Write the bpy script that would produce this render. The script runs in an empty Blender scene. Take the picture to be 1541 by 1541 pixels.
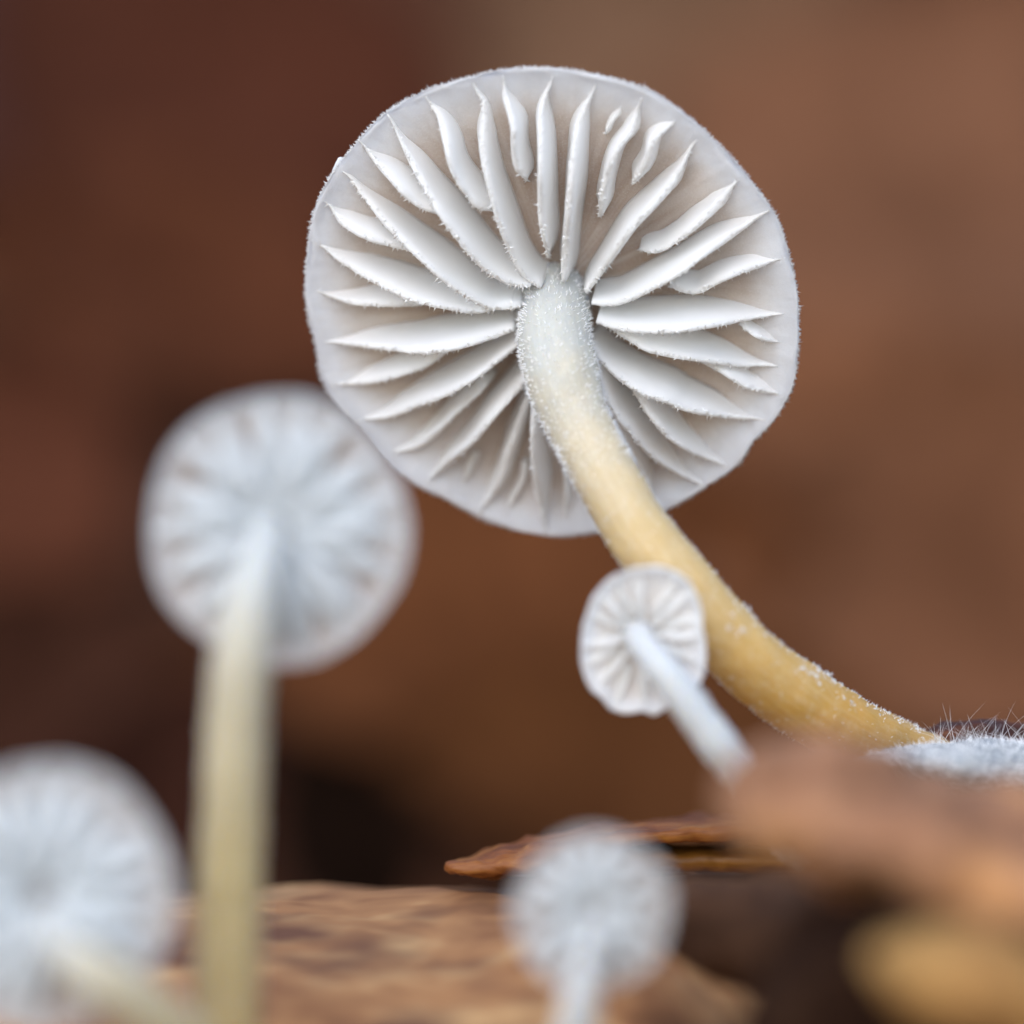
import bpy, bmesh, math, random
from mathutils import Vector, noise

random.seed(7)
SC = bpy.context.scene
COL = SC.collection
SC.unit_settings.scale_length = 0.001          # one unit is one millimetre

# ------------------------------------------------------------------ camera
D = 100.0                                      # camera to focus reference plane
W = 15.41                                      # width seen in that plane
cam = bpy.data.cameras.new('camera')
cam.sensor_width = 36.0
cam.lens = 36.0 * D / W
cam.clip_start = 1.0
cam.clip_end = 2000.0
cam.dof.use_dof = True
cam.dof.focus_distance = D - 0.45
cam.dof.aperture_fstop = cam.lens * 1e-3 / 6.2   # entrance pupil about 6 mm
cam.dof.aperture_blades = 0
camo = bpy.data.objects.new('camera', cam)
camo.location = (0, -D, 0)
camo.rotation_euler = (math.radians(90), 0, 0)
COL.objects.link(camo)
SC.camera = camo

# ------------------------------------------------------------------ light
SUN_EL, SUN_AZ = 40.0, 200.0                   # azimuth clockwise from +Y; the sun stands behind the camera, a bit left
wd = bpy.data.worlds.new('World')
SC.world = wd
wd.use_nodes = True
wn = wd.node_tree.nodes
wl = wd.node_tree.links
sky = wn.new('ShaderNodeTexSky')
sky.sky_type = 'NISHITA'
sky.sun_disc = False
sky.sun_elevation = math.radians(SUN_EL)
sky.sun_rotation = math.radians(SUN_AZ)
sky.air_density = 1.0
sky.dust_density = 1.0
sky.ozone_density = 1.0
wl.new(sky.outputs[0], wn['Background'].inputs[0])
wn['Background'].inputs[1].default_value = 0.15
sl = bpy.data.lights.new('sun', 'SUN')
sl.energy = 1.0
sl.angle = math.radians(95)
sl.color = (1.0, 0.985, 0.955)
so = bpy.data.objects.new('sun', sl)
el, az = math.radians(SUN_EL), math.radians(SUN_AZ)
sd = Vector((math.sin(az) * math.cos(el), math.cos(az) * math.cos(el), math.sin(el)))
so.rotation_euler = sd.to_track_quat('Z', 'Y').to_euler()
so.location = sd * 200
COL.objects.link(so)

SC.view_settings.view_transform = 'Standard'
SC.view_settings.look = 'None'
SC.view_settings.gamma = 1.0
SC.view_settings.exposure = 1.0
SC.view_settings.use_curve_mapping = False
SC.cycles.use_denoising = True
SC.cycles.max_bounces = 18
SC.cycles.diffuse_bounces = 14
SC.cycles.transmission_bounces = 6

# ------------------------------------------------------------------ helpers
O = Vector((0, -D, 0))


def P(px, py, y):
    """point in the scene seen at photo pixel (px, py) at depth y"""
    k = (D + y) / D / 100.0
    return Vector(((px - 770.5) * k, y, (770.5 - py) * k))


def fbm(p, s=1.0, o=4, seed=0.0):
    return noise.fractal(Vector((p[0] * s + seed, p[1] * s + seed * 1.7, p[2] * s - seed)), 1.0, 2.0, o)


def lerp(a, b, t):
    return a + (b - a) * t


def smooth(t):
    t = max(0.0, min(1.0, t))
    return t * t * (3 - 2 * t)


def spline(pts, n):
    """Catmull-Rom through tuples of any length, n samples, roughly even along the run"""
    pts = [tuple(p) for p in pts]
    q = [tuple(2 * a - b for a, b in zip(pts[0], pts[1]))] + pts + [tuple(2 * a - b for a, b in zip(pts[-1], pts[-2]))]
    fine = []
    for i in range(1, len(q) - 2):
        for k in range(24):
            t = k / 24
            r = []
            for a, b, c, d in zip(q[i - 1], q[i], q[i + 1], q[i + 2]):
                r.append(0.5 * (2 * b + (c - a) * t + (2 * a - 5 * b + 4 * c - d) * t * t + (3 * b - a - 3 * c + d) * t ** 3))
            fine.append(r)
    fine.append(list(pts[-1]))
    L = [0.0]
    for a, b in zip(fine, fine[1:]):
        L.append(L[-1] + math.dist(a[:3], b[:3]))
    out = []
    j = 0
    for i in range(n):
        t = L[-1] * i / (n - 1)
        while j < len(L) - 2 and L[j + 1] < t:
            j += 1
        f = (t - L[j]) / max(1e-9, L[j + 1] - L[j])
        out.append([lerp(a, b, f) for a, b in zip(fine[j], fine[j + 1])])
    return out


def mesh_obj(name, verts, faces, mat, parent=None, attr=None, flat=False, recalc=False):
    me = bpy.data.meshes.new(name)
    me.from_pydata([tuple(v) for v in verts], [], faces)
    if recalc:
        bm = bmesh.new()
        bm.from_mesh(me)
        bmesh.ops.recalc_face_normals(bm, faces=bm.faces)
        bm.to_mesh(me)
        bm.free()
    if not flat:
        me.polygons.foreach_set('use_smooth', [True] * len(me.polygons))
    if attr:
        for an, vals in attr.items():
            a = me.attributes.new(an, 'FLOAT', 'POINT')
            a.data.foreach_set('value', vals)
    me.materials.append(mat)
    me.update()
    o = bpy.data.objects.new(name, me)
    COL.objects.link(o)
    if parent is not None:
        o.parent = parent
        o.matrix_parent_inverse = parent_inv(parent)
    return o


def parent_inv(p):
    m = p.matrix_basis.copy()
    q = p.parent
    while q is not None:
        m = q.matrix_basis @ m if False else m
        q = q.parent
    from mathutils import Matrix
    if p.type == 'EMPTY':
        return Matrix.Translation(-p.location)
    return Matrix.Identity(4) if p.parent is None else Matrix.Identity(4)


def tag(o, label=None, cat=None, group=None, kind=None):
    if label:
        o['label'] = label
    if cat:
        o['category'] = cat
    if group:
        o['group'] = group
    if kind:
        o['kind'] = kind
    return o


def thing(name, label, cat, loc, group=None):
    e = bpy.data.objects.new(name, None)
    e.location = loc
    e.empty_display_size = 0.3
    COL.objects.link(e)
    return tag(e, label, cat, group)


class Hairs:
    """collects many tiny tapered filaments into one mesh"""

    def __init__(self):
        self.v = []
        self.f = []

    def add(self, p, d, length, r, bend=0.0, segs=1):
        d = d.normalized()
        a = d.orthogonal().normalized()
        b = d.cross(a)
        side = (a * random.uniform(-1, 1) + b * random.uniform(-1, 1)) * bend
        n0 = len(self.v)
        prev = None
        for s in range(segs):
            t = s / segs
            c = p + d * (length * t) + side * (length * t * t)
            rr = r * (1 - 0.75 * t)
            ring = []
            for k in range(3):
                w = k * 2.0944
                ring.append(len(self.v))
                self.v.append(c + (a * math.cos(w) + b * math.sin(w)) * rr)
            if prev:
                for k in range(3):
                    self.f.append((prev[k], prev[(k + 1) % 3], ring[(k + 1) % 3], ring[k]))
            prev = ring
        tip = len(self.v)
        self.v.append(p + d * length + side * length)
        for k in range(3):
            self.f.append((prev[k], prev[(k + 1) % 3], tip))

    def build(self, name, mat, parent, kind='stuff'):
        o = mesh_obj(name, self.v, self.f, mat, parent)
        o['kind'] = kind
        return o


# ------------------------------------------------------------------ materials
def new_mat(name):
    m = bpy.data.materials.new(name)
    m.use_nodes = True
    nt = m.node_tree
    return m, nt, nt.nodes['Principled BSDF']


def ramp(nt, fac, stops):
    r = nt.nodes.new('ShaderNodeValToRGB')
    els = r.color_ramp.elements
    while len(els) > 1:
        els.remove(els[-1])
    els[0].position = stops[0][0]
    els[0].color = (*stops[0][1], 1)
    for p, c in stops[1:]:
        e = els.new(p)
        e.color = (*c, 1)
    nt.links.new(fac, r.inputs[0])
    return r.outputs[0]


def noise_tex(nt, scale, detail=4, rough=0.55, stretch=None, dist=0.0):
    tc = nt.nodes.new('ShaderNodeTexCoord')
    n = nt.nodes.new('ShaderNodeTexNoise')
    n.inputs['Scale'].default_value = scale
    n.inputs['Detail'].default_value = detail
    n.inputs['Roughness'].default_value = rough
    n.inputs['Distortion'].default_value = dist
    src = tc.outputs['Object']
    if stretch:
        mp = nt.nodes.new('ShaderNodeMapping')
        mp.inputs['Scale'].default_value = stretch
        nt.links.new(src, mp.inputs[0])
        src = mp.outputs[0]
    nt.links.new(src, n.inputs['Vector'])
    return n.outputs['Fac']


def bump(nt, bsdf, fac, strength, dist):
    b = nt.nodes.new('ShaderNodeBump')
    b.inputs['Strength'].default_value = strength
    b.inputs['Distance'].default_value = dist
    nt.links.new(fac, b.inputs['Height'])
    nt.links.new(b.outputs[0], bsdf.inputs['Normal'])


def mix(nt, fac, a, b, mode='MIX'):
    m = nt.nodes.new('ShaderNodeMix')
    m.data_type = 'RGBA'
    m.blend_type = mode
    if isinstance(fac, (int, float)):
        m.inputs[0].default_value = fac
    else:
        nt.links.new(fac, m.inputs[0])
    for s, i in ((a, 6), (b, 7)):
        if isinstance(s, tuple):
            m.inputs[i].default_value = (*s, 1)
        else:
            nt.links.new(s, m.inputs[i])
    return m.outputs[2]


def fungus(name, c1, c2, sss, rad, scale=9.0, bs=0.25, bd=0.02, rough=0.6, spec=0.35):
    m, nt, b = new_mat(name)
    f = noise_tex(nt, 1.3, 4)
    nt.links.new(ramp(nt, f, [(0.3, c1), (0.7, c2)]), b.inputs['Base Color'])
    b.inputs['Roughness'].default_value = rough
    b.inputs['Specular IOR Level'].default_value = spec
    b.inputs['Subsurface Weight'].default_value = sss
    b.inputs['Subsurface Radius'].default_value = rad
    b.inputs['Subsurface Scale'].default_value = 1.0
    g = noise_tex(nt, scale, 3, 0.7)
    bump(nt, b, g, bs, bd)
    return m


def gill_mat(name, c1, c2):
    m, nt, b = new_mat(name)
    c = ramp(nt, noise_tex(nt, 1.3, 4), [(0.3, c1), (0.7, c2)])
    nt.links.new(c, b.inputs['Base Color'])
    b.inputs['Roughness'].default_value = 0.85
    b.inputs['Specular IOR Level'].default_value = 0.12
    g = noise_tex(nt, 30, 3, 0.7)
    bump(nt, b, g, 0.3, 0.012)
    tr = nt.nodes.new('ShaderNodeBsdfTranslucent')
    nt.links.new(c, tr.inputs[0])
    mx = nt.nodes.new('ShaderNodeMixShader')
    mx.inputs[0].default_value = 0.48
    nt.links.new(b.outputs[0], mx.inputs[1])
    nt.links.new(tr.outputs[0], mx.inputs[2])
    nt.links.new(mx.outputs[0], nt.nodes['Material Output'].inputs[0])
    return m


M_GILL = gill_mat('gill_white', (0.91, 0.915, 0.915), (0.94, 0.945, 0.945))
M_GILL2 = gill_mat('gill_greyish', (0.80, 0.84, 0.865), (0.86, 0.895, 0.92))
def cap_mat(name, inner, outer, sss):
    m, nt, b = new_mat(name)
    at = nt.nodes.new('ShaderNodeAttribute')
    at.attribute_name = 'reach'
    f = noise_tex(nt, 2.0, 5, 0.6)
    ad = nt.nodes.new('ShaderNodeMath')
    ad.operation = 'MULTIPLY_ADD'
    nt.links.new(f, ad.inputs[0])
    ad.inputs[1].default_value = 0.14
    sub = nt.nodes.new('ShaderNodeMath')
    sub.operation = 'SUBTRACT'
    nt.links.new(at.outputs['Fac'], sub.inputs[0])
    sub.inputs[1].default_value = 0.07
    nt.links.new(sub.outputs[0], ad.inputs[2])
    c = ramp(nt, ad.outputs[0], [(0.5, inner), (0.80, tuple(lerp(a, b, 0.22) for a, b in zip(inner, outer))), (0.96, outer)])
    cv = nt.nodes.new('ShaderNodeCombineXYZ')
    for q, an in enumerate(('ca', 'sa', 'reach')):
        a2 = nt.nodes.new('ShaderNodeAttribute')
        a2.attribute_name = an
        nt.links.new(a2.outputs['Fac'], cv.inputs[q])
    mp = nt.nodes.new('ShaderNodeMapping')
    mp.inputs['Scale'].default_value = (11, 11, 2.2)
    nt.links.new(cv.outputs[0], mp.inputs[0])
    st = nt.nodes.new('ShaderNodeTexNoise')
    st.inputs['Scale'].default_value = 1.0
    st.inputs['Detail'].default_value = 4
    nt.links.new(mp.outputs[0], st.inputs['Vector'])
    c = mix(nt, ramp(nt, st.outputs['Fac'], [(0.42, (0.0, 0.0, 0.0)), (0.66, (0.22, 0.22, 0.22))]), c, (0.82, 0.80, 0.78))
    g = noise_tex(nt, 34, 3, 0.75)
    c = mix(nt, ramp(nt, g, [(0.45, (0, 0, 0)), (0.75, (0.2, 0.2, 0.2))]), c, (0.80, 0.78, 0.76))
    nt.links.new(c, b.inputs['Base Color'])
    b.inputs['Roughness'].default_value = 0.8
    b.inputs['Specular IOR Level'].default_value = 0.15
    b.inputs['Subsurface Weight'].default_value = sss
    b.inputs['Subsurface Radius'].default_value = (0.6, 0.5, 0.42)
    b.inputs['Subsurface Scale'].default_value = 1.0
    bump(nt, b, g, 0.6, 0.02)
    return m


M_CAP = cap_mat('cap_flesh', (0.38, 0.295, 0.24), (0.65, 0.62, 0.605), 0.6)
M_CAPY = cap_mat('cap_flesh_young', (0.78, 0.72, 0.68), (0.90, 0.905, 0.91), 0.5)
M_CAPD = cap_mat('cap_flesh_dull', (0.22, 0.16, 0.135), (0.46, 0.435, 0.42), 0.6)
M_CAPW = fungus('cap_flesh_pale', (0.70, 0.67, 0.64), (0.76, 0.73, 0.70), 0.5, (0.4, 0.36, 0.32), 12, 0.3, 0.02)
M_FUZZ = fungus('fuzz_white', (0.84, 0.85, 0.86), (0.88, 0.88, 0.88), 0.0, (0.1, 0.1, 0.1), 10, 0.0, 0.0, 0.45, 0.5)
M_RIMFUZZ = fungus('fuzz_grey', (0.60, 0.585, 0.575), (0.66, 0.645, 0.635), 0.0, (0.1, 0.1, 0.1), 10, 0.0, 0.0, 0.6, 0.3)
M_MYC = fungus('mycelium_white', (0.19, 0.205, 0.215), (0.33, 0.345, 0.355), 0.3, (0.3, 0.3, 0.3), 8, 0.6, 0.05)


def stem_mat(name, stops, bs=0.4):
    m, nt, b = new_mat(name)
    at = nt.nodes.new('ShaderNodeAttribute')
    at.attribute_name = 'run'
    n1 = noise_tex(nt, 2.2, 5, 0.6)
    ad = nt.nodes.new('ShaderNodeMath')
    ad.operation = 'MULTIPLY_ADD'
    nt.links.new(n1, ad.inputs[0])
    ad.inputs[1].default_value = 0.16
    sub = nt.nodes.new('ShaderNodeMath')
    sub.operation = 'SUBTRACT'
    nt.links.new(at.outputs['Fac'], sub.inputs[0])
    sub.inputs[1].default_value = 0.08
    nt.links.new(sub.outputs[0], ad.inputs[2])
    c = ramp(nt, ad.outputs[0], stops)
    n2 = noise_tex(nt, 7.0, 4, 0.7)
    c = mix(nt, ramp(nt, n2, [(0.5, (0, 0, 0)), (0.8, (0.3, 0.3, 0.3))]), c, (0.72, 0.66, 0.54))
    nt.links.new(c, b.inputs['Base Color'])
    b.inputs['Roughness'].default_value = 0.5
    b.inputs['Specular IOR Level'].default_value = 0.4
    b.inputs['Subsurface Weight'].default_value = 0.55
    b.inputs['Subsurface Radius'].default_value = (0.45, 0.33, 0.16)
    b.inputs['Subsurface Scale'].default_value = 1.0
    cv = nt.nodes.new('ShaderNodeCombineXYZ')
    for q, an in enumerate(('ca', 'sa', 'run')):
        a2 = nt.nodes.new('ShaderNodeAttribute')
        a2.attribute_name = an
        nt.links.new(a2.outputs['Fac'], cv.inputs[q])
    mp = nt.nodes.new('ShaderNodeMapping')
    mp.inputs['Scale'].default_value = (5, 5, 9)
    nt.links.new(cv.outputs[0], mp.inputs[0])
    fib = nt.nodes.new('ShaderNodeTexNoise')
    fib.inputs['Scale'].default_value = 1.6
    fib.inputs['Detail'].default_value = 5
    nt.links.new(mp.outputs[0], fib.inputs['Vector'])
    c = mix(nt, 0.09, c, ramp(nt, fib.outputs['Fac'], [(0.35, (0.42, 0.30, 0.14)), (0.65, (0.80, 0.74, 0.60))]))
    nt.links.new(c, b.inputs['Base Color'])
    sm = nt.nodes.new('ShaderNodeMath')
    nt.links.new(fib.outputs['Fac'], sm.inputs[0])
    nt.links.new(noise_tex(nt, 14, 3, 0.7), sm.inputs[1])
    bump(nt, b, sm.outputs[0], bs, 0.03)
    return m


M_STEM = stem_mat('stem_ochre', [(0.0, (0.40, 0.43, 0.45)), (0.14, (0.43, 0.445, 0.425)), (0.27, (0.51, 0.455, 0.345)),
                                 (0.42, (0.54, 0.40, 0.195)), (0.62, (0.56, 0.35, 0.10)), (0.8, (0.54, 0.28, 0.04)),
                                 (1.0, (0.44, 0.25, 0.06))])
M_STEM_PALE = stem_mat('stem_straw', [(0.0, (0.48, 0.52, 0.55)), (0.15, (0.46, 0.485, 0.49)), (0.31, (0.45, 0.41, 0.305)), (0.6, (0.45, 0.36, 0.17)),
                                      (1.0, (0.45, 0.32, 0.13))])
M_STEM_WHITE = stem_mat('stem_white', [(0.0, (0.52, 0.56, 0.60)), (0.3, (0.48, 0.52, 0.555)), (0.7, (0.45, 0.48, 0.51)), (1.0, (0.42, 0.42, 0.42))])


def wood(name, stops, scale, stretch, rough=0.6, bs=0.6, bd=0.15, spec=0.3, spots=None, detail=6):
    m, nt, b = new_mat(name)
    f = noise_tex(nt, scale, detail, 0.6, stretch, 0.4)
    c = ramp(nt, f, stops)
    if spots:
        s = noise_tex(nt, spots[0], 3, 0.5, spots[1])
        c = mix(nt, ramp(nt, s, [(spots[2], (0, 0, 0)), (spots[2] + 0.16, (1, 1, 1))]), c, spots[3])
    nt.links.new(c, b.inputs['Base Color'])
    b.inputs['Roughness'].default_value = rough
    b.inputs['Specular IOR Level'].default_value = spec
    bump(nt, b, f, bs, bd)
    return m


M_LOG = wood('dead_wood', [(0.25, (0.09, 0.036, 0.016)), (0.42, (0.24, 0.105, 0.043)), (0.54, (0.36, 0.175, 0.072)), (0.66, (0.52, 0.31, 0.14))],
             0.6, (0.55, 0.8, 0.8), 0.7, 0.35, 0.2, 0.25, (0.5, (0.6, 0.9, 1.0), 0.53, (0.13, 0.056, 0.030)), 3)
M_SCALE = wood('cone_scale_brown', [(0.25, (0.06, 0.014, 0.004)), (0.5, (0.22, 0.070, 0.015)), (0.72, (0.40, 0.17, 0.04))],
               1.6, (0.35, 1.2, 2.6), 0.45, 0.7, 0.06, 0.3)
M_SCALE2 = wood('cone_scale_amber', [(0.25, (0.06, 0.018, 0.004)), (0.5, (0.20, 0.08, 0.012)), (0.75, (0.34, 0.16, 0.03))],
                1.4, (0.35, 1.2, 2.6), 0.45, 0.6, 0.05, 0.3)
M_SCALE3 = wood('cone_scale_dark', [(0.25, (0.02, 0.005, 0.002)), (0.5, (0.07, 0.019, 0.006)), (0.72, (0.20, 0.065, 0.018))],
                1.6, (0.5, 1.2, 2.6), 0.45, 0.7, 0.06, 0.3)
M_FLAKE = wood('bark_flake_tan', [(0.3, (0.09, 0.038, 0.02)), (0.42, (0.24, 0.11, 0.055)), (0.52, (0.33, 0.165, 0.09)), (0.6, (0.40, 0.19, 0.07)), (0.72, (0.52, 0.30, 0.14))],
               0.42, (0.7, 0.9, 1.5), 0.7, 0.8, 0.3, 0.3)
M_FLAKE3 = wood('bark_flake_rust', [(0.3, (0.05, 0.018, 0.009)), (0.5, (0.20, 0.075, 0.03)), (0.7, (0.34, 0.14, 0.06))],
                0.5, (0.6, 0.9, 1.4), 0.7, 0.6, 0.2)
M_FLAKE2 = wood('bark_flake_gold', [(0.25, (0.16, 0.07, 0.022)), (0.5, (0.32, 0.16, 0.045)), (0.75, (0.44, 0.27, 0.09))],
                0.6, (0.6, 0.9, 1.2), 0.7, 0.5, 0.15)
M_SHADE = wood('shade_chunk', [(0.3, (0.006, 0.0025, 0.0015)), (0.5, (0.014, 0.006, 0.0035)), (0.78, (0.05, 0.025, 0.014))],  # near black: the shade beneath the flake, put into the colour
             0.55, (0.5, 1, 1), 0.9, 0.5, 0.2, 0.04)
M_SHADE2 = wood('shade_chunk_brown', [(0.3, (0.03, 0.014, 0.008)), (0.5, (0.075, 0.036, 0.020)), (0.75, (0.16, 0.085, 0.046))],  # dark brown: shade over the right part of the log, painted in
              0.5, (0.5, 1, 1), 0.8, 0.5, 0.2, 0.1)
M_SOIL = wood('leaf_mould', [(0.3, (0.022, 0.008, 0.004)), (0.5, (0.055, 0.020, 0.010)), (0.75, (0.10, 0.042, 0.022))],
              0.12, (1, 1, 1), 0.95, 0.8, 1.0, 0.1)


# ------------------------------------------------------------------ lofted tubes and slabs
def loft(name, pts, n, m, mat, parent=None, rough=0.0, rs=1.0, seed=0.0, up=None, power=2.0, cap_round=True, twist=0.0):
    """pts: (x, y, z, half height, half depth) along the run; a closed skin. Returns object, ring data"""
    S = spline(pts, n)
    C = [Vector(s[:3]) for s in S]
    V, F, runs, rings, ca, sa = [], [], [], [], [], []
    up0 = Vector(up) if up else None
    prev = None
    for i in range(n):
        t = (C[min(n - 1, i + 1)] - C[max(0, i - 1)]).normalized()
        if up0 is not None:
            b = (up0 - t * up0.dot(t)).normalized()
        elif prev is None:
            b = t.orthogonal().normalized()
        else:
            b = (prev - t * prev.dot(t)).normalized()
        prev = b
        c = t.cross(b)
        ring = []
        for k in range(m):
            w = 2 * math.pi * k / m + twist * i / n
            cw, sw = math.cos(w), math.sin(w)
            q = 2.0 / power
            x = math.copysign(abs(cw) ** q, cw) * S[i][3]
            y = math.copysign(abs(sw) ** q, sw) * S[i][4]
            p = C[i] + b * x + c * y
            nrm = (b * (cw) + c * (sw)).normalized()
            if rough:
                p = p + nrm * (rough * fbm(p, rs, 4, seed))
            ring.append(len(V))
            V.append(p)
            runs.append(i / (n - 1))
            ca.append(cw)
            sa.append(sw)
            rings.append((p, nrm, t, i / (n - 1)))
        if i:
            a = ring[0] - m
            for k in range(m):
                F.append((a + k, a + (k + 1) % m, ring[0] + (k + 1) % m, ring[0] + k))
    F.append(tuple(range(m))[::-1])
    F.append(tuple(range((n - 1) * m, n * m)))
    o = mesh_obj(name, V, F, mat, parent, {'run': runs, 'ca': ca, 'sa': sa}, recalc=True)
    return o, rings


# ------------------------------------------------------------------ mushrooms
class Cap:
    """frame and surfaces of one cap; w runs along the axis A from the cap towards the stem"""

    def __init__(self, cpx, cpy, depth, A, outline=None, R=None, dish=0.9):
        self.C = P(cpx, cpy, depth)
        self.A = Vector(A).normalized()
        self.U = (Vector((1, 0, 0)) - self.A * self.A.x).normalized()
        self.V = self.A.cross(self.U)
        if self.V.z < 0:
            self.V = -self.V
        self.dish = dish
        self.NT = 360
        if outline:
            pol = []
            for px, py in outline:
                u, v = self.hit(px, py, lambda u, v: 0.0)
                pol.append((math.atan2(v, u), math.hypot(u, v)))
            pol.sort()
            ext = [(a - 2 * math.pi, r) for a, r in pol[-3:]] + pol + [(a + 2 * math.pi, r) for a, r in pol[:3]]
            tab = []
            for i in range(self.NT):
                a = -math.pi + 2 * math.pi * i / self.NT
                for k in range(1, len(ext) - 2):
                    if ext[k][0] <= a <= ext[k + 1][0]:
                        f = (a - ext[k][0]) / max(1e-6, ext[k + 1][0] - ext[k][0])
                        y0, y1, y2, y3 = ext[k - 1][1], ext[k][1], ext[k + 1][1], ext[k + 2][1]
                        m1, m2 = (y2 - y0) * 0.35, (y3 - y1) * 0.35
                        r = (2 * f ** 3 - 3 * f * f + 1) * y1 + (f ** 3 - 2 * f * f + f) * m1 + (-2 * f ** 3 + 3 * f * f) * y2 + (f ** 3 - f * f) * m2
                        tab.append(r)
                        break
                else:
                    tab.append(pol[0][1])
            self.tab = tab
        else:
            self.tab = [R * (1 + 0.025 * math.sin(2 * a + cpx) + 0.015 * math.sin(5 * a + cpy)) for a in
                        [2 * math.pi * i / self.NT for i in range(self.NT)]]
        self.R = sum(self.tab) / self.NT

    def W(self, u, v, w):
        return self.C + self.U * u + self.V * v + self.A * w

    def rim(self, a):
        f = ((a + math.pi) / (2 * math.pi) * self.NT) % self.NT
        i = int(f)
        return lerp(self.tab[i % self.NT], self.tab[(i + 1) % self.NT], f - i)

    def rho(self, u, v):
        return math.hypot(u, v) / self.rim(math.atan2(v, u))

    def ws(self, u, v):
        r = min(1.0, self.rho(u, v))
        return -self.dish * (1 - r ** 2.2)

    def hit(self, px, py, wfun, it=8):
        d = P(px, py, 0) - O
        w = 0.0
        u = v = 0.0
        for _ in range(it):
            q = self.C + self.A * w
            k = (q - O).dot(self.A) / d.dot(self.A)
            X = O + d * k - self.C
            u, v = X.dot(self.U), X.dot(self.V)
            w = wfun(u, v)
        return u, v


def build_cap(cap, parent, mat, nr=26, na=300, lip=0.05, thick=0.45, rough=0.02, inroll=0.0):
    V, F, reach, ca, sa = [], [], [0.0], [0.0], [0.0]
    prof = []
    for i in range(1, nr + 1):
        prof.append(('in', i / nr))
    for k in range(1, 7):
        prof.append(('lip', k / 7))
    for i in range(nr, 0, -2):
        prof.append(('out', i / nr))
    V.append(cap.W(0, 0, cap.ws(0, 0)))
    rows = []
    for kind, r in prof:
        row = []
        for j in range(na):
            a = -math.pi + 2 * math.pi * j / na
            R = cap.rim(a)
            wob = rough * fbm((math.cos(a) * 3, math.sin(a) * 3, r * 2), 1.6, 4, 3.1)
            jag = 0.006 * fbm((math.cos(a) * 60, math.sin(a) * 60, 0), 1.0, 3)
            def win(q):
                x = -cap.dish * (1 - q ** 2.2)
                if inroll and q > 0.82:
                    x += inroll * smooth((q - 0.82) / 0.18)
                return x
            edge = (R - lip) / R
            if kind == 'in':
                rr = (R - lip) * r
                w = win(rr / R) + wob * r
            elif kind == 'lip':
                b = math.pi * r
                rr = R - lip + lip * math.sin(b) ** 0.8 + jag * 2
                w = win(edge) + wob + lip * (0.35 * math.sin(b) - 0.3 * (1 - math.cos(b)))
            else:
                rr = (R - lip) * r
                w = win(rr / R) - lip * 0.6 - thick * (1 - r * r) + wob * r
            row.append(len(V))
            V.append(cap.W(rr * math.cos(a), rr * math.sin(a), w))
            reach.append(1.0 if kind == 'lip' else r)
            ca.append(math.cos(a))
            sa.append(math.sin(a))
        rows.append(row)
    for j in range(na):
        F.append((0, rows[0][j], rows[0][(j + 1) % na]))
    for a, b in zip(rows, rows[1:]):
        for j in range(na):
            F.append((a[j], b[j], b[(j + 1) % na], a[(j + 1) % na]))
    top = len(V)
    V.append(cap.W(0, 0, -cap.dish - lip * 0.6 - thick))
    for j in range(na):
        F.append((rows[-1][j], top, rows[-1][(j + 1) % na]))
    reach.append(0.0)
    ca.append(0.0)
    sa.append(0.0)
    return mesh_obj('cap', V, F, mat, parent, {'reach': reach, 'ca': ca, 'sa': sa}, recalc=True)


def hprof(s, H, inner, kind):
    """gill depth along the run: s=0 at the margin, 1 at the stem end"""
    if kind == 'long':
        return H * (smooth(s / 0.62) ** 0.8 * 0.93 + 0.07 * s) * lerp(1.0, inner, smooth((s - 0.62) / 0.38))
    up = smooth(s / 0.6) ** 0.9
    end = (max(0.0, 1 - max(0.0, (s - 0.82) / 0.18) ** 2.5)) ** 0.5
    return H * up * lerp(0.35, 1.0, end) if end > 0 else 0.0


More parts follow.
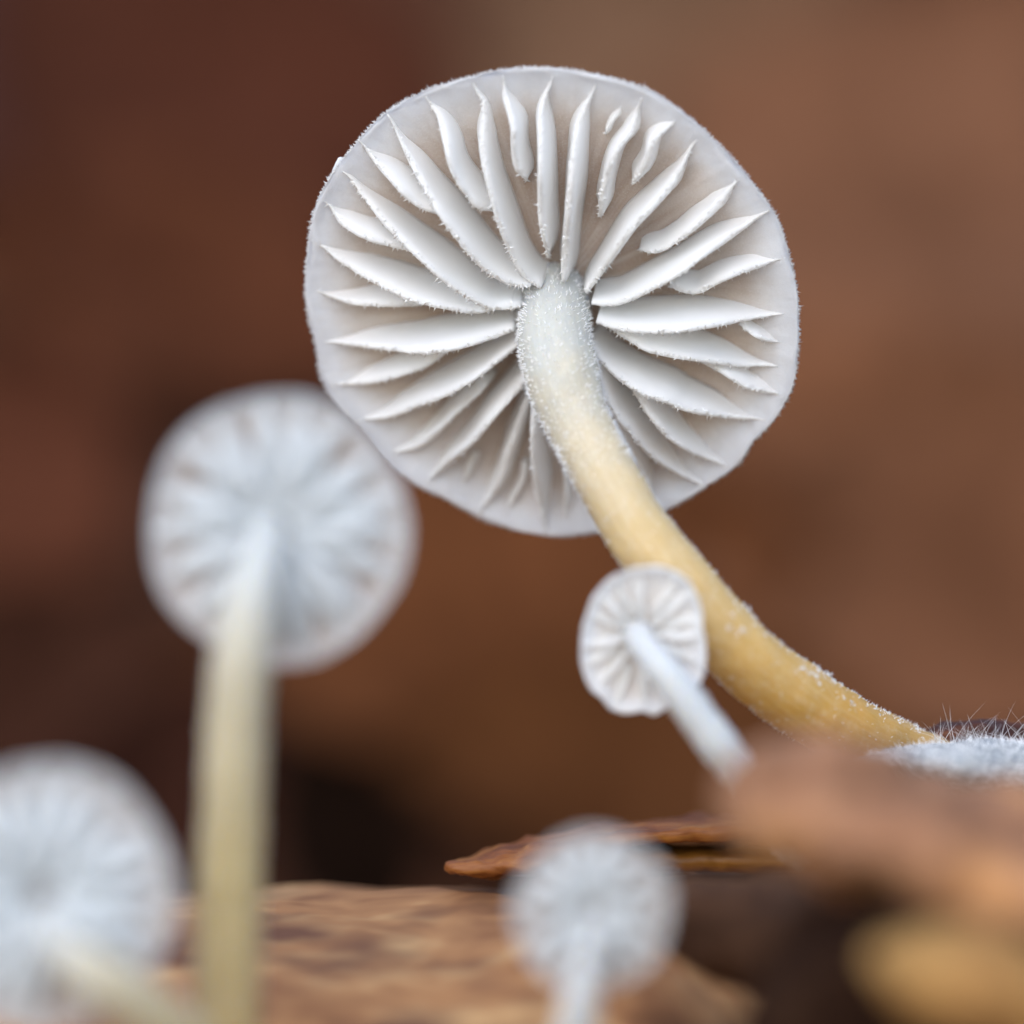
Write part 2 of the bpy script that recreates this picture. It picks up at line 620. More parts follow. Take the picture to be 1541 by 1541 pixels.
def build_gill(cap, parent, mat, px=None, uv=None, H=1.2, inner=0.72, kind='long', thick=0.11, n=44, teeth=True, seed=0.0, shift=None):
    lv = 7
    if px is not None:
        S = spline(px, n)
    else:
        S = spline(uv, n)
    U, hs = [], []
    for i, s in enumerate(S):
        t = i / (n - 1)
        h = hprof(t, H, inner, kind)
        if px is not None:
            u, v = cap.hit(s[0], s[1], lambda u, v: cap.ws(u, v) + h)
        else:
            u, v = s[0], s[1]
        U.append((u, v))
        hs.append(h)
    V, F = [], []
    grid = {}
    edge = []
    for i in range(n):
        t = i / (n - 1)
        a, b = U[max(0, i - 1)], U[min(n - 1, i + 1)]
        tx, ty = b[0] - a[0], b[1] - a[1]
        L = math.hypot(tx, ty) or 1.0
        nx, ny = -ty / L, tx / L
        u, v = U[i]
        w0 = cap.ws(u, v) - 0.06
        h = max(hs[i], 0.004) + 0.06
        th = thick * (0.14 + 0.86 * smooth(t / 0.30)) * (1.0 if kind == 'long' else 1.0)
        th *= 1 + 0.08 * math.sin(t * 6 + seed) + 0.04 * math.sin(t * 17 + seed * 2)
        endf = 1.0
        if kind != 'long':
            endf = max(0.15, (1 - max(0.0, (t - 0.86) / 0.14) ** 2) ** 0.5 if t < 1 else 0.15)
        elif t > 0.94:
            endf = lerp(1.0, 0.75, (t - 0.94) / 0.06)
        for side in (-1, 1):
            for l in range(lv):
                k = l / (lv - 1)
                flare = 1.0 + 0.9 * (1 - k) ** 4 - 0.45 * k ** 3
                hw = th * flare * endf
                if l == lv - 1:
                    hw *= 0.62
                off = side * hw
                # gentle sideways waviness that grows towards the free edge is kept below it, so the edge stays put
                wav = 0.02 * math.sin(t * 7 + seed) * math.sin(k * math.pi)
                jt = 0.0
                if l == lv - 1:
                    jt = 0.03 * fbm((u * 9, v * 9, seed), 1.0, 3)
                grid[(i, side, l)] = len(V)
                V.append(cap.W(u + nx * (off + wav), v + ny * (off + wav), w0 + h * (k if l < lv - 1 else 1.0) + jt))
        edge.append((u, v, w0 + h, th * endf * 0.36, nx, ny, tx / L, ty / L))
    for i in range(n - 1):
        for l in range(lv - 1):
            F.append((grid[(i, -1, l)], grid[(i + 1, -1, l)], grid[(i + 1, -1, l + 1)], grid[(i, -1, l + 1)]))
            F.append((grid[(i, 1, l)], grid[(i, 1, l + 1)], grid[(i + 1, 1, l + 1)], grid[(i + 1, 1, l)]))
        F.append((grid[(i, -1, 0)], grid[(i, 1, 0)], grid[(i + 1, 1, 0)], grid[(i + 1, -1, 0)]))
        F.append((grid[(i, -1, lv - 1)], grid[(i + 1, -1, lv - 1)], grid[(i + 1, 1, lv - 1)], grid[(i, 1, lv - 1)]))
    for i in (0, n - 1):
        for l in range(lv - 1):
            q = (grid[(i, -1, l)], grid[(i, -1, l + 1)], grid[(i, 1, l + 1)], grid[(i, 1, l)])
            F.append(q if i == 0 else q[::-1])
    go = mesh_obj('gill', V, F, mat, parent, recalc=True)
    if teeth:
        hh = Hairs()
        for i in range(2, n - 1):
            e0, e1 = edge[i], edge[min(n - 1, i + 1)]
            seg = math.hypot(e1[0] - e0[0], e1[1] - e0[1])
            cnt = max(1, int(seg / 0.016))
            for _ in range(cnt):
                f = random.random()
                e = [lerp(a, b, f) for a, b in zip(e0, e1)]
                o = random.uniform(-1, 1) * e[3] * 1.2
                p = cap.W(e[0] + e[4] * o, e[1] + e[5] * o, e[2] - 0.012)
                d = cap.A * 0.7 + (cap.U * e[4] + cap.V * e[5]) * random.choice((-1, 1)) * random.uniform(0.4, 1.6) + (cap.U * e[6] + cap.V * e[7]) * random.gauss(0, 0.4)
                hh.add(p, d, random.uniform(0.035, 0.075) * (1.5 if random.random() < 0.12 else 1.0), random.uniform(0.011, 0.019))
        hh.build('fringe', M_FUZZ, go)
    return go


def stem_fuzz(rings, m, count, lmin, lmax, r, mat, parent, lo=0.0, hi=1.0, bend=0.3, keep=None, front=1.0):
    hh = Hairs()
    n = len(rings) // m
    while count > 0:
        count -= 1
        s = random.uniform(lo, hi) * (n - 1.001)
        i = int(s)
        k = random.randrange(m)
        a, b = rings[i * m + k], rings[(i + 1) * m + k]
        c = rings[i * m + (k + 1) % m]
        f, g = s - i, random.random()
        p = a[0].lerp(b[0], f)
        p = p + (c[0] - a[0]) * g
        nrm = a[1].lerp(c[1], g)
        if nrm.y > 0.35:
            continue
        if nrm.y < -0.45 and random.random() > front:
            continue
        if keep and random.random() > keep(a[3]):
            continue
        d = nrm + Vector((random.gauss(0, .3), random.gauss(0, .3), random.gauss(0, .3)))
        hh.add(p - nrm * 0.005, d, random.uniform(lmin, lmax), r * random.uniform(0.7, 1.3), bend)
    return hh.build('fuzz', mat, parent)


# ---- wood the mushrooms grow on
def build_log():
    n, m = 150, 96
    V, F = [], []
    x0, x1 = -34.0, 34.0
    R = 13.5
    for i in range(n):
        x = lerp(x0, x1, i / (n - 1))
        for k in range(m):
            w = 2 * math.pi * k / m
            # hollow on the right where the wood has rotted away under the flakes
            hol = smooth((x - 1.6) / 3.2) * 1.3
            top = max(0.0, math.sin(w))
            front = max(0.0, -math.cos(w))
            r = R - hol * top * (0.02 + 0.98 * smooth((front - 0.05) / 0.35))
            q = Vector((x, math.cos(w) * 4, math.sin(w) * 4))
            r += 0.22 * fbm((x * 0.35, q.y * 1.4, q.z * 1.4), 1.0, 5, 4.2) + 0.05 * fbm((x * 1.2, q.y * 5, q.z * 5), 1.0, 3, 1.3)
            V.append(Vector((x, 1.6 + math.cos(w) * r, -19.25 + 0.012 * x + math.sin(w) * r)))
        if i:
            a, b = (i - 1) * m, i * m
            for k in range(m):
                F.append((a + k, a + (k + 1) % m, b + (k + 1) % m, b + k))
    F.append(tuple(range(m))[::-1])
    F.append(tuple(range((n - 1) * m, n * m)))
    o = mesh_obj('dead_log', V, F, M_LOG)
    tag(o, 'weathered tan brown dead wood lying across the bottom, under the mushrooms', 'log')
    return o


LOG = build_log()


# ---- the bank of leaf mould behind
def bank_z(x, y):
    q = y - 14
    z = -24.0 + (0.0 if q < 0 else (0.80 * q * smooth(q / 22)) if q < 120 else 96 + (q - 120) * 0.25)
    return z + 2.0 * fbm((x * 0.05, y * 0.05, 0.0), 1.0, 4, 8.0) * (1 if q > -10 else 0.5)


def bank_depth(px, py):
    """depth at which the sight line through a photo pixel meets the bank"""
    y = 10.0
    while y < 120:
        p = P(px, py, y)
        if p.z < bank_z(p.x, y):
            return y
        y += 0.25
    return y


def build_floor():
    V, F = [], []
    nx, ny = 90, 120
    for j in range(ny):
        y = -160 + 620 * (j / (ny - 1)) ** 1.15
        for i in range(nx):
            x = lerp(-320, 320, i / (nx - 1))
            V.append((x, y, bank_z(x, y)))
    for j in range(ny - 1):
        for i in range(nx - 1):
            a = j * nx + i
            F.append((a, a + 1, a + nx + 1, a + nx))
    o = mesh_obj('forest_floor', V, F, M_SOIL)
    tag(o, kind='structure')


build_floor()


def leaf_mat(name, col):
    r, g, b = col
    return wood(name, [(0.3, (r * 0.55, g * 0.50, b * 0.46)), (0.5, col), (0.7, (min(1, r * 1.5), min(1, g * 1.5), min(1, b * 1.5)))],
                0.24, (1, 1, 1), 0.9, 0.6, 0.4, 0.03)


def dead_leaf(px, py, depth, length, width, spin, tilt, yaw, col, label, curl=0.25):
    """one fallen leaf: bent blade with real thickness, raised midrib and side veins"""
    depth = bank_depth(px, py) - depth          # given as the gap in front of the bank
    base = P(px, py, depth)
    root = thing('dead_leaf', label, 'leaf', base, 'dead leaves on the bank behind')
    ct, st = math.cos(tilt), math.sin(tilt)
    N = Vector((math.sin(yaw) * ct, -math.cos(yaw) * ct, st)).normalized()     # facing the camera, tipped up
    X = Vector((0, 0, 1)).cross(N).normalized()
    Y = N.cross(X)
    e1 = X * math.cos(spin) + Y * math.sin(spin)
    e2 = N.cross(e1)
    mat = leaf_mat('leaf_' + label.split()[0], tuple(0.84 * q for q in col))
    nu, nv = 40, 18
    sd = px * 0.01 + py * 0.013

    def surf(u, v):
        w = width * 0.5 * (math.sin(math.pi * min(1, max(0, u)) ** 0.82) ** 0.75)
        x = (u - 0.5) * length
        y = v * w * (1 + 0.04 * math.sin(u * 60))
        z = curl * width * (abs(v) ** 1.8) * 0.5 - curl * length * (u - 0.5) ** 2 * 0.8 + 0.04 * width * fbm((u * 4, v * 2, sd), 1.0, 4)
        z += 0.012 * width * math.sin((u * 9 - abs(v) * 1.2) * 2 * math.pi)
        return base + e1 * x + e2 * y + N * z

    V, F = [], []
    for s in (0, 1):
        for i in range(nu):
            for j in range(nv):
                V.append(surf(i / (nu - 1), j / (nv - 1) * 2 - 1) - N * (0.25 * s))
    k0 = nu * nv
    for i in range(nu - 1):
        for j in range(nv - 1):
            a = i * nv + j
            F.append((a, a + 1, a + nv + 1, a + nv))
            F.append((k0 + a, k0 + a + nv, k0 + a + nv + 1, k0 + a + 1))
    for i in range(nu - 1):
        for j in (0, nv - 1):
            a = i * nv + j
            F.append((a, a + nv, k0 + a + nv, k0 + a))
    for j in range(nv - 1):
        for i in (0, nu - 1):
            a = i * nv + j
            F.append((a, a + 1, k0 + a + 1, k0 + a))
    mesh_obj('blade', V, F, mat, root)
    pts = []
    for i in range(13):
        u = -0.16 + 1.14 * i / 12
        c = surf(max(0, min(1, u)), 0.0)
        if u < 0:
            c = c + e1 * (u * length)
        r = 0.035 * width * (1.05 - i / 13)
        pts.append((c.x, c.y, c.z, r, r))
    loft('midrib', pts, 30, 8, mat, root)
    for i in range(1, 8):
        u = 0.08 + i * 0.105
        for sgn in (-1, 1):
            pts = []
            for k in range(5):
                f = k / 4
                c = surf(min(0.99, u + 0.10 * f), sgn * 0.95 * f)
                r = 0.013 * width * (1.1 - f)
                pts.append((c.x, c.y, c.z, r, r))
            loft('vein', pts, 10, 6, mat, root)
    return root


LEAVES = [
    # px, py, gap to bank, length, width, spin, tilt, yaw, colour, label
    (300, 140, 5, 17, 11, 1.9, 0.7, 0.15, (0.062, 0.020, 0.011), 'dark red brown dead leaf out of focus above the left mushroom'),
    (-40, 80, 4, 11, 8, 0.6, 0.7, 0.3, (0.075, 0.032, 0.028), 'purplish brown dead leaf blurred in the upper left corner'),
    (-20, 730, 4, 9, 6.5, 1.2, 0.7, 0.2, (0.082, 0.027, 0.014), 'rusty red dead leaf blurred at the left edge beside the left mushroom'),
    (230, 440, 3, 11, 7, 2.7, 0.7, 0.0, (0.080, 0.027, 0.013), 'deep brown dead leaf blurred behind the left mushroom cap'),
    (1010, 30, 5, 17, 9, 1.45, 0.8, -0.1, (0.130, 0.068, 0.038), 'greyish tan dead leaf blurred above the large mushroom cap'),
    (1430, 330, 6, 20, 14, 0.8, 0.8, -0.3, (0.150, 0.067, 0.036), 'pinkish tan dead leaf blurred in the upper right corner'),
    (1370, 820, 5, 15, 11, 2.4, 0.7, -0.2, (0.132, 0.055, 0.027), 'tan brown dead leaf blurred right of the ochre stem'),
    (790, 900, 4, 13, 9, 0.2, 0.6, 0.1, (0.105, 0.037, 0.014), 'chestnut dead leaf blurred below the large mushroom cap'),
    (980, 1170, 4, 11, 6, 3.0, 0.5, 0.0, (0.085, 0.031, 0.011), 'cinnamon brown dead leaf blurred just above the glossy cone scale'),
    (515, 1255, 7, 4.4, 3.0, 2.0, 0.1, 0.1, (0.010, 0.0045, 0.0025), 'blackened dead leaf blurred beside the straw coloured stem'),  # shadow between the leaves, painted as a leaf of its own
    (60, 1030, 5, 6.5, 4.5, 0.3, 0.3, 0.2, (0.052, 0.020, 0.012), 'sooty brown dead leaf blurred above the lower left mushroom'),
    (240, 1180, 6, 5.0, 3.8, 1.2, 0.1, 0.2, (0.036, 0.013, 0.008), 'umber dead leaf blurred left of the straw coloured stem'),
]
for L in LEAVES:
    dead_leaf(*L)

# ---- main mushroom
OUT = [(461, 391), (474, 314), (502, 259), (526, 228), (580, 171), (632, 141), (700, 119), (764, 105), (840, 104), (898, 114), (976, 136),
       (1035, 176), (1085, 221), (1131, 275), (1165, 321), (1189, 391), (1202, 480), (1202, 518), (1193, 581), (1169, 626), (1132, 668),
       (1112, 698), (1067, 730), (1008, 766), (950, 790), (897, 803), (835, 808), (796, 802), (726, 783), (674, 754), (640, 739), (596, 710),
       (544, 650), (505, 609), (484, 572), (474, 518), (465, 487), (459, 440)]
GILLS = [  # free edges, margin end first; kind, depth
    ([(481, 368), (526, 402), (596, 441), (637, 456), (705, 469), (741, 465), (772, 458)], 'long', 1.25),
    ([(526, 267), (549, 298), (585, 342), (637, 394), (681, 432), (720, 456), (746, 464), (783, 461)], 'long', 1.3),
    ([(590, 184), (606, 218), (627, 259), (655, 311), (689, 360), (726, 402), (764, 425), (798, 431)], 'long', 1.3),
    ([(549, 220), (570, 249), (601, 285), (627, 308), (658, 320), (690, 328)], 'short', 0.85),
    ([(498, 311), (515, 336), (544, 355), (575, 366), (611, 375), (640, 384)], 'short', 0.7),
    ([(648, 158), (661, 179), (671, 218), (681, 259), (702, 293), (720, 312), (742, 317)], 'short', 1.0),
    ([(716, 136), (728, 160), (726, 205), (729, 246), (741, 303), (757, 353), (775, 394), (793, 420), (814, 433)], 'long', 1.2),
    ([(759, 129), (762, 150), (772, 192), (773, 233), (779, 256), (793, 271)], 'short', 0.8),
    ([(829, 127), (815, 165), (813, 225), (813, 301), (816, 345), (826, 388)], 'short', 1.15),
    ([(893, 137), (876, 171), (867, 205), (861, 257), (854, 340), (848, 425)], 'long', 1.15),
    ([(934, 160), (921, 184), (911, 202)], 'stub', 0.18),
    ([(960, 160), (948, 199), (923, 236), (908, 285), (903, 326)], 'short', 0.7),
    ([(1012, 186), (983, 212), (971, 246), (953, 277)], 'short', 0.5),
    ([(1041, 222), (1012, 275), (976, 317), (945, 350), (922, 384), (882, 441)], 'long', 1.1),
    ([(1105, 277), (1069, 319), (1035, 351), (1012, 367), (989, 379), (962, 376)], 'short', 0.7),
    ([(1144, 324), (1106, 350), (1067, 378), (1028, 408), (991, 430), (965, 443), (929, 457), (890, 457)], 'long', 1.2),
    ([(1168, 391), (1131, 404), (1103, 415), (1074, 428), (1046, 440), (1007, 432)], 'short', 0.7),
    ([(1166, 474), (1112, 483), (1064, 492), (1017, 498), (975, 499), (933, 495), (897, 484)], 'long', 1.35),
    ([(1157, 550), (1112, 550), (1053, 542), (1011, 536), (975, 527), (945, 510), (915, 490)], 'long', 1.2),
    ([(1175, 516), (1139, 507), (1112, 488)], 'stub', 0.35),
    ([(1139, 630), (1085, 626), (1029, 616), (1005, 605), (969, 593), (939, 575), (909, 548), (888, 520)], 'long', 1.35),
    ([(1166, 592), (1124, 583), (1085, 559), (1061, 545), (1040, 535)], 'short', 0.6),
    ([(1085, 698), (1047, 683), (1011, 662), (981, 629), (951, 581), (930, 555)], 'short', 1.1),
    ([(1050, 727), (1017, 710), (981, 686), (951, 653), (921, 617), (898, 560), (885, 530)], 'long', 1.25),
    ([(981, 742), (966, 713), (942, 677), (918, 629), (895, 590)], 'short', 0.95),
    ([(820, 787), (806, 719), (801, 665), (805, 615), (815, 570)], 'long', 1.15),
    ([(502, 515), (544, 520), (591, 526), (637, 530), (687, 524), (733, 510), (772, 496)], 'long', 1.4),
    ([(484, 440), (531, 456), (570, 459), (606, 459), (640, 456), (670, 450)], 'short', 0.7),
    ([(513, 578), (565, 574), (606, 563), (637, 552), (666, 531), (690, 515)], 'short', 0.8),
    ([(549, 632), (585, 627), (627, 611), (674, 593), (720, 565), (751, 541), (782, 516)], 'long', 1.3),
    ([(596, 681), (629, 671), (661, 645), (687, 619), (720, 591), (738, 570)], 'short', 0.75),
    ([(648, 720), (674, 694), (707, 668), (739, 632), (770, 596), (794, 565)], 'long', 1.2),
    ([(694, 728), (707, 705), (716, 680)], 'stub', 0.16),
    ([(725, 764), (751, 725), (766, 679), (785, 622), (800, 585)], 'short', 0.75),
    ([(762, 772), (784, 725), (789, 689)], 'stub', 0.25),
    ([(852, 782), (852, 745), (850, 700)], 'stub', 0.25),
]
CAP_A = (-0.115, -0.92, -0.375)


def main_mushroom():
    root = thing('mushroom', 'largest mushroom in sharp focus with white gills and long curved ochre stem', 'mushroom', P(1420, 1125, 0.3))
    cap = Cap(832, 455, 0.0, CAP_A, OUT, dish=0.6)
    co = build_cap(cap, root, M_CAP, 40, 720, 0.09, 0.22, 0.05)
    for i, (pts, kind, H) in enumerate(GILLS):
        H *= 0.88
        if kind != 'stub':                           # the thin outer end that runs out towards the margin
            (ax, ay), (bx, by) = pts[0], pts[1]
            L = math.hypot(ax - bx, ay - by)
            ox, oy = ax - 832, ay - 455
            L2 = math.hypot(ox, oy)
            pts = [(ax + 14 * (0.5 * (ax - bx) / L + 0.5 * ox / L2), ay + 14 * (0.5 * (ay - by) / L + 0.5 * oy / L2))] + pts
        if kind == 'stub':
            build_gill(cap, root, M_GILL, px=pts, H=H, kind='short', thick=0.045, n=16, seed=i * 1.3)
        else:
            build_gill(cap, root, M_GILL, px=pts, H=H, kind=kind, thick=0.09 if kind == 'long' else 0.082, seed=i * 1.3)
    # down on the margin
    hh = Hairs()
    for _ in range(2100):
        a = random.uniform(-math.pi, math.pi)
        R = cap.rim(a)
        tt = random.uniform(0.3, 0.75)
        b = math.pi * tt
        lip = 0.09
        rr = R - lip + lip * math.sin(b) ** 0.8
        p = cap.W(rr * math.cos(a), rr * math.sin(a), -cap.dish * (1 - ((R - lip) / R) ** 2.2) + lip * (0.35 * math.sin(b) - 0.3 * (1 - math.cos(b))))
        rad = cap.U * math.cos(a) + cap.V * math.sin(a)
        d = rad * math.sin(b) + cap.A * math.cos(b) * 0.6 + rad * 0.4 + Vector((random.gauss(0, .35), random.gauss(0, .35), random.gauss(0, .35)))
        hh.add(p, d, random.uniform(0.02, 0.055) * (1.6 if random.random() < 0.08 else 1), random.uniform(0.008, 0.013), 0.3)
    hh.build('fuzz', M_RIMFUZZ, co)
    # short down over the flesh between the gills
    hh = Hairs()
    for _ in range(7000):
        a = random.uniform(-math.pi, math.pi)
        r = math.sqrt(random.uniform(0.12, 0.98))
        R = cap.rim(a)
        u, v = R * r * math.cos(a), R * r * math.sin(a)
        p = cap.W(u, v, cap.ws(u, v) - 0.005)
        hh.add(p, cap.A + Vector((random.gauss(0, .6), random.gauss(0, .6), random.gauss(0, .6))), random.uniform(0.012, 0.03), 0.005)
    hh.build('down', M_RIMFUZZ, co)
    # torn scrap sitting on the margin
    p = P(508, 250, -0.25)
    loft('scrap', [(p.x - .07, p.y, p.z - .11, .02, .02), (p.x - .01, p.y, p.z, .045, .04), (p.x + .05, p.y, p.z + .09, .05, .04), (p.x + .07, p.y, p.z + .13, .02, .02)],
         14, 10, M_GILL, co, 0.02, 6)
    # stem
    k = [(836, 432, 0.75, 50), (835, 470, 0.15, 52), (835, 512, -0.35, 55), (848, 575, -0.75, 55), (871, 638, -1.0, 49), (921, 733, -1.5, 48),
         (971, 816, -1.8, 50), (1032, 890, -1.9, 51), (1094, 961, -1.8, 51), (1139, 1006, -1.6, 52), (1209, 1057, -1.1, 54), (1284, 1101, -0.5, 50),
         (1345, 1122, 0.1, 42), (1395, 1132, 0.3, 30), (1440, 1140, 0.4, 22)]
    pts = []
    for px, py, y, r in k:
        q = P(px, py, y)
        pts.append((q.x, q.y, q.z, r / 100, r / 100))
    m = 64
    st, rings = loft('stem', pts, 150, m, M_STEM, root, 0.02, 3.0, 2.0)
    stem_fuzz(rings, m, 5200, 0.04, 0.095, 0.0085, M_FUZZ, st, 0.0, 0.33, front=0.3)
    stem_fuzz(rings, m, 4500, 0.02, 0.06, 0.009, M_FUZZ, st, 0.27, 0.98, keep=lambda t: 0.9, front=0.12)
    # dew and tufts that catch the light along the lower stem
    hh = Hairs()
    nn = len(rings) // m
    for _ in range(230):
        q = random.uniform(0.56, 0.97)
        i = int(q * (nn - 1))
        kk = random.randrange(m)
        p, nrm, t, run = rings[i * m + kk]
        if nrm.y > -0.15 or abs(nrm.z - 0.45) > 0.25 + 0.25 * random.random():
            continue
        size = random.uniform(0.35, 1.0)
        for _k in range(random.randint(5, 14)):
            o = Vector((random.gauss(0, .03), random.gauss(0, .01), random.gauss(0, .03))) * size
            d = nrm + Vector((random.gauss(0, .5), random.gauss(0, .5), random.gauss(0, .5)))
            hh.add(p + o, d, random.uniform(0.03, 0.07) * size, random.uniform(0.010, 0.018) * size, 0.3)
    hh.build('tufts', M_FUZZ, st)


main_mushroom()


def small_mushroom(label, cpx, cpy, depth, A, R=None, outline=None, ngill=22, stem=None, stem_mat=None, H=0.6, thick=0.09, dish=0.5, capmat=None,
                   lip=0.05, inroll=0.0, seed=1.0, base=None, r_in=0.2, fuzz=True, gillmat=None):
    rnd = random.Random(int(seed * 100))
    root = thing('mushroom', label, 'mushroom', base)
    cap = Cap(cpx, cpy, depth, A, outline, R, dish)
    build_cap(cap, root, capmat, 24, 180, lip, 0.3 * cap.R / 2, 0.05, inroll)
    for i in range(ngill):
        a = 2 * math.pi * (i + rnd.uniform(-0.2, 0.2)) / ngill
        long = i % 2 == 0
        Ro = cap.rim(a)
        r1 = r_in if long else rnd.uniform(0.26, 0.40)
        r0 = rnd.uniform(0.95, 0.985)
        bend = rnd.uniform(-0.08, 0.08)
        uv = []
        for k in range(6):
            f = k / 5
            r = lerp(r0, r1, f) * Ro
            aa = a + bend * math.sin(f * 3)
            uv.append((r * math.cos(aa), r * math.sin(aa)))
        build_gill(cap, root, gillmat or M_GILL2, uv=uv, H=H * (1 if long else 0.7), inner=0.6, kind='long' if long else 'short', thick=thick * (1 if long else 0.85),
                   n=24, teeth=False, seed=i * 2.1 + seed)
    pts = []
    for px, py, y, r in stem:
        q = P(px, py, y)
        pts.append((q.x, q.y, q.z, r / 100, r / 100))
    s, rings = loft('stem', pts, 70, 32, stem_mat, root, 0.02, 2.0, seed)
    if fuzz:
        stem_fuzz(rings, 32, 2500, 0.03, 0.06, 0.008, M_FUZZ, s)
    return root


small_mushroom('mid sized blurred mushroom on a tall upright straw coloured stem at left', 419, 797, -7.6, (0.10, -0.97, -0.10), R=2.02 * 0.924, ngill=18,
               stem=[(406, 792, -7.2, 24), (398, 826, -7.9, 27), (383, 880, -8.3, 34), (364, 985, -8.5, 40), (354, 1120, -8.3, 42), (348, 1280, -8.0, 44), (343, 1440, -7.8, 45), (340, 1660, -7.5, 47)],
               stem_mat=M_STEM_PALE, H=0.42, thick=0.15, dish=0.3, capmat=M_CAPD, r_in=0.1, seed=2.0, base=P(340, 1660, -7.5))
small_mushroom('blurred mushroom cut off by the lower left corner of the picture', 62, 1350, -10.2, (0.08, -0.97, -0.12), R=2.04 * 0.898, ngill=20,
               stem=[(70, 1385, -9.9, 20), (95, 1425, -10.7, 26), (150, 1470, -11.0, 36), (230, 1530, -10.6, 40), (310, 1620, -9.8, 42), (350, 1720, -9.0, 44)],
               stem_mat=M_STEM_PALE, H=0.42, thick=0.145, dish=0.3, capmat=M_CAPD, r_in=0.1, seed=3.0, base=P(350, 1720, -9.0))
small_mushroom('small blurred round mushroom at bottom centre on a short white stem', 892, 1372, -9.0, (-0.05, -0.97, -0.12), R=1.22 * 0.91, ngill=14,
               stem=[(890, 1390, -8.8, 12), (885, 1430, -9.3, 15), (874, 1500, -9.5, 23), (862, 1600, -9.2, 30), (855, 1700, -8.8, 32)],
               stem_mat=M_STEM_WHITE, H=0.28, thick=0.10, dish=0.2, capmat=M_CAPD, r_in=0.1, seed=4.0, base=P(855, 1700, -8.8))
OUT5 = [(874, 965), (882, 924), (895, 893), (926, 864), (970, 852), (1006, 854), (1035, 872), (1050, 898), (1058, 945), (1061, 997), (1056, 1023), (1040, 1036),
        (1006, 1062), (985, 1076), (965, 1070), (939, 1073), (920, 1068), (905, 1051), (887, 1035), (878, 1012)]
small_mushroom('tiny white mushroom with angular cap in front of the ochre stem', 967, 964, -3.3, (0.05, -0.95, -0.22), outline=OUT5, ngill=16,
               stem=[(958, 954, -3.0, 22), (966, 968, -3.5, 20), (1000, 1012, -4.0, 24), (1050, 1078, -4.1, 27), (1110, 1160, -4.0, 28), (1165, 1235, -3.5, 34), (1196, 1276, -3.3, 30), (1212, 1296, -3.2, 20)],
               stem_mat=M_STEM_WHITE, H=0.28, thick=0.062, dish=0.34, capmat=M_CAPY, lip=0.07, inroll=0.10, seed=5.0, base=P(1212, 1296, -3.2), r_in=0.22, gillmat=M_GILL)


# ---- cone scales, flakes, mycelium
def slab(name, label, cat, rows, mat, hd, rough, rs, n=70, m=28, power=2.6, seed=1.0, group=None):
    """rows: (px, y of upper edge, y of lower edge, depth, depth half size factor)"""
    pts = []
    for px, t, b, y, f in rows:
        q = P(px, (t + b) / 2, y)
        pts.append((q.x, q.y, q.z, (b - t) / 200 * (D + y) / D, hd * f))
    o, rings = loft(name, pts, n, m, mat, None, rough, rs, seed, up=(0, 0, 1), power=power)
    tag(o, label, cat, group)
    return o, rings


slab('cone_scale', 'long glossy reddish brown cone scale with pointed tip pointing left', 'cone scale',
     [(676, 1300, 1311, 0.0, 0.12), (690, 1293, 1318, 0.1, 0.3), (730, 1284, 1320, 0.3, 0.6), (800, 1266, 1312, 0.5, 0.9), (880, 1249, 1292, 0.6, 1.0), (960, 1240, 1268, 0.7, 1.0),
      (1060, 1229, 1265, 0.8, 1.0), (1160, 1226, 1266, 0.9, 1.0), (1280, 1222, 1270, 1.0, 1.0), (1420, 1215, 1272, 1.2, 0.9)], M_SCALE, 1.1, 0.09, 2.2, 120, 36, 2.6, 1.0)
slab('cone_scale', 'dark amber cone scale tucked under the pointed glossy one', 'cone scale',
     [(850, 1290, 1306, 0.9, 0.3), (930, 1272, 1312, 1.0, 0.8), (1040, 1272, 1312, 1.1, 1.0), (1160, 1270, 1312, 1.2, 1.0), (1320, 1268, 1316, 1.4, 1.0)], M_SCALE2, 1.0, 0.08, 2.0, 90, 32, 2.6, 5.0)
slab('cone_scale', 'small dark reddish cone scale behind the stem foot at the right edge', 'cone scale',
     [(1392, 1098, 1106, 0.6, 0.2), (1420, 1088, 1126, 0.6, 0.7), (1470, 1085, 1135, 0.7, 1.0), (1530, 1090, 1140, 0.8, 1.0), (1620, 1100, 1150, 0.9, 0.8)], M_SCALE3, 0.5, 0.06, 2.6, 80, 32, 2.4, 9.0)
slab('bark_flake', 'broad tan bark flake blurred in the right foreground under the stem foot', 'bark',
     [(1085, 1185, 1206, -9.5, 0.15), (1120, 1158, 1240, -9.6, 0.4), (1190, 1140, 1275, -9.8, 0.7), (1290, 1148, 1318, -10, 0.8), (1400, 1172, 1390, -10, 0.9), (1500, 1200, 1470, -10, 1.0), (1640, 1215, 1570, -10, 1.0)],
     M_FLAKE, 3.4, 0.55, 0.75, 140, 60, 2.8, 3.0)
slab('shade_chunk', 'added dark brown chunk painting the shade under the stacked cone scales', 'wood chunk',  # added piece whose dark colour paints the log's right side as shaded
     [(975, 1345, 1362, -5.0, 0.2), (1010, 1336, 1400, -5.4, 0.5), (1070, 1328, 1450, -5.8, 0.8), (1160, 1322, 1500, -6.0, 0.9), (1280, 1320, 1560, -6.2, 0.9), (1420, 1330, 1600, -6.4, 0.9)],
     M_SHADE2, 1.6, 0.30, 0.8, 80, 40, 2.4, 5.0)
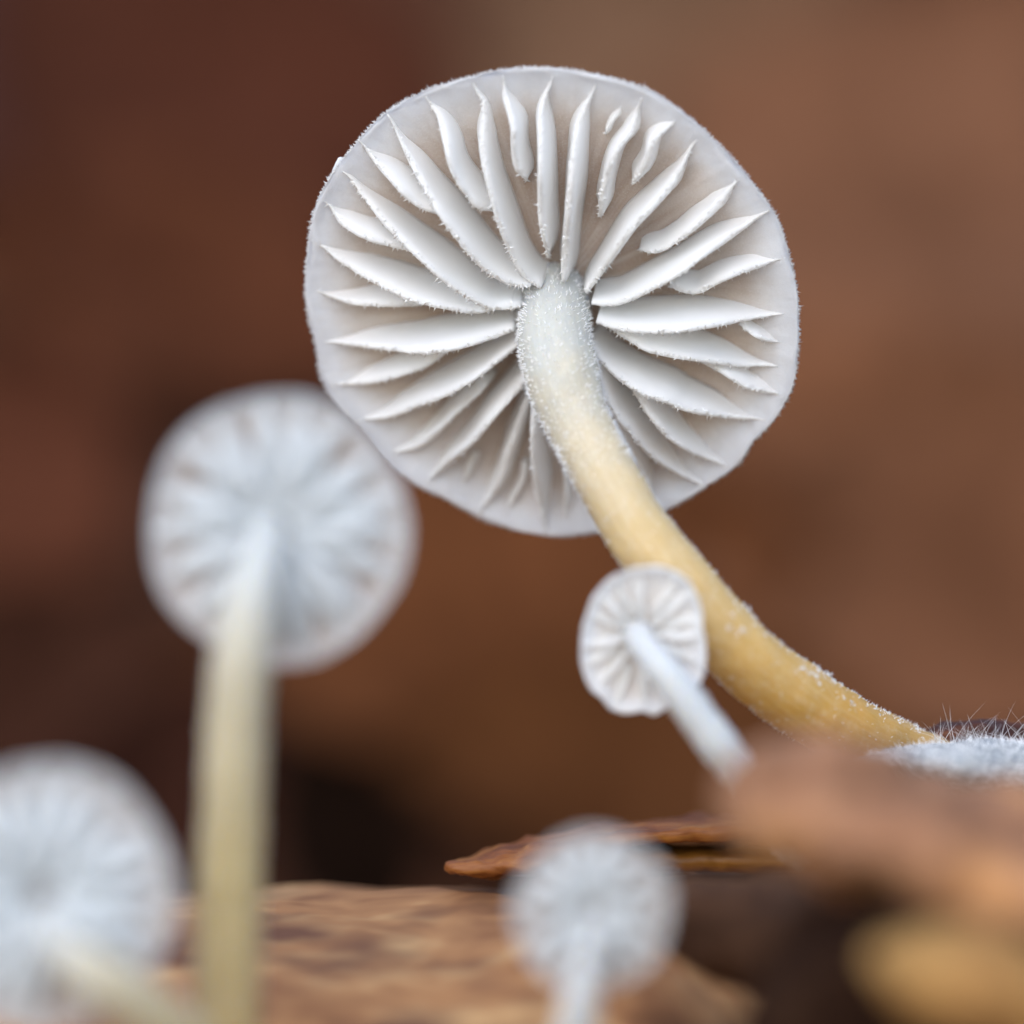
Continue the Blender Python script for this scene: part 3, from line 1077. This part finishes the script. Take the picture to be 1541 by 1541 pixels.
slab('shade_chunk', 'added blackish brown chunk painting the shade under the tan bark flake', 'wood chunk',  # added piece, its blackness painting the shaded cavity below the flake
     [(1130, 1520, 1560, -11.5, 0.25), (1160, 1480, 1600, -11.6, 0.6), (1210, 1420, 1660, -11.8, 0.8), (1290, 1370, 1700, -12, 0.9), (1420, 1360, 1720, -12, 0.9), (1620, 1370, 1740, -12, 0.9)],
     M_SHADE, 2.2, 0.30, 0.8, 80, 40, 2.6, 8.0)
slab('bark_flake', 'thin orange brown bark flake peeling under the broad tan one', 'bark',
     [(1215, 1292, 1300, -8.6, 0.2), (1260, 1290, 1325, -8.8, 0.6), (1340, 1310, 1362, -9, 1.0), (1430, 1350, 1420, -9, 1.0), (1520, 1400, 1480, -9, 1.0), (1640, 1440, 1540, -9, 0.8)],
     M_FLAKE3, 2.2, 0.25, 1.0, 90, 40, 2.4, 2.0)
slab('bark_flake', 'golden brown bark flake blurred in the lower right corner', 'bark',
     [(1345, 1410, 1440, -13.5, 0.2), (1385, 1385, 1480, -13.8, 0.6), (1450, 1388, 1560, -14, 1.0), (1540, 1420, 1610, -14, 1.0), (1680, 1500, 1680, -14, 1.0)],
     M_FLAKE2, 2.0, 0.20, 0.9, 60, 32, 2.4, 6.0)


def mycelium():
    root = thing('mycelium', 'fuzzy white mycelium mat at the stem foot by the right edge', 'mycelium', P(1450, 1160, 0.0))
    rows = [(1310, 1138, 1148, -2.2, 0.2), (1350, 1128, 1168, -1.8, 0.7), (1420, 1120, 1192, -1.4, 1.0), (1500, 1116, 1210, -1.1, 1.0), (1600, 1116, 1225, -0.9, 1.0)]
    pts = []
    for px, t, b, y, f in rows:
        q = P(px, (t + b) / 2, y)
        pts.append((q.x, q.y, q.z, (b - t) / 200, 1.3 * f))
    o, rings = loft('mat', pts, 60, 40, M_MYC, root, 0.07, 3.0, 4.0, up=(0, 0, 1))
    stem_fuzz(rings, 40, 5000, 0.04, 0.12, 0.008, M_FUZZ, o, bend=0.8)
    hh = Hairs()
    for _ in range(130):
        x = random.uniform(1400, 1560)
        p = P(x, 1130, random.uniform(-0.5, 0.1))
        d = Vector((random.gauss(0.0, 0.45), random.gauss(0, .3), 1.0))
        hh.add(p, d, random.uniform(0.10, 0.5), 0.006, 1.5, 8)
    hh.build('threads', M_FUZZ, o)


mycelium()
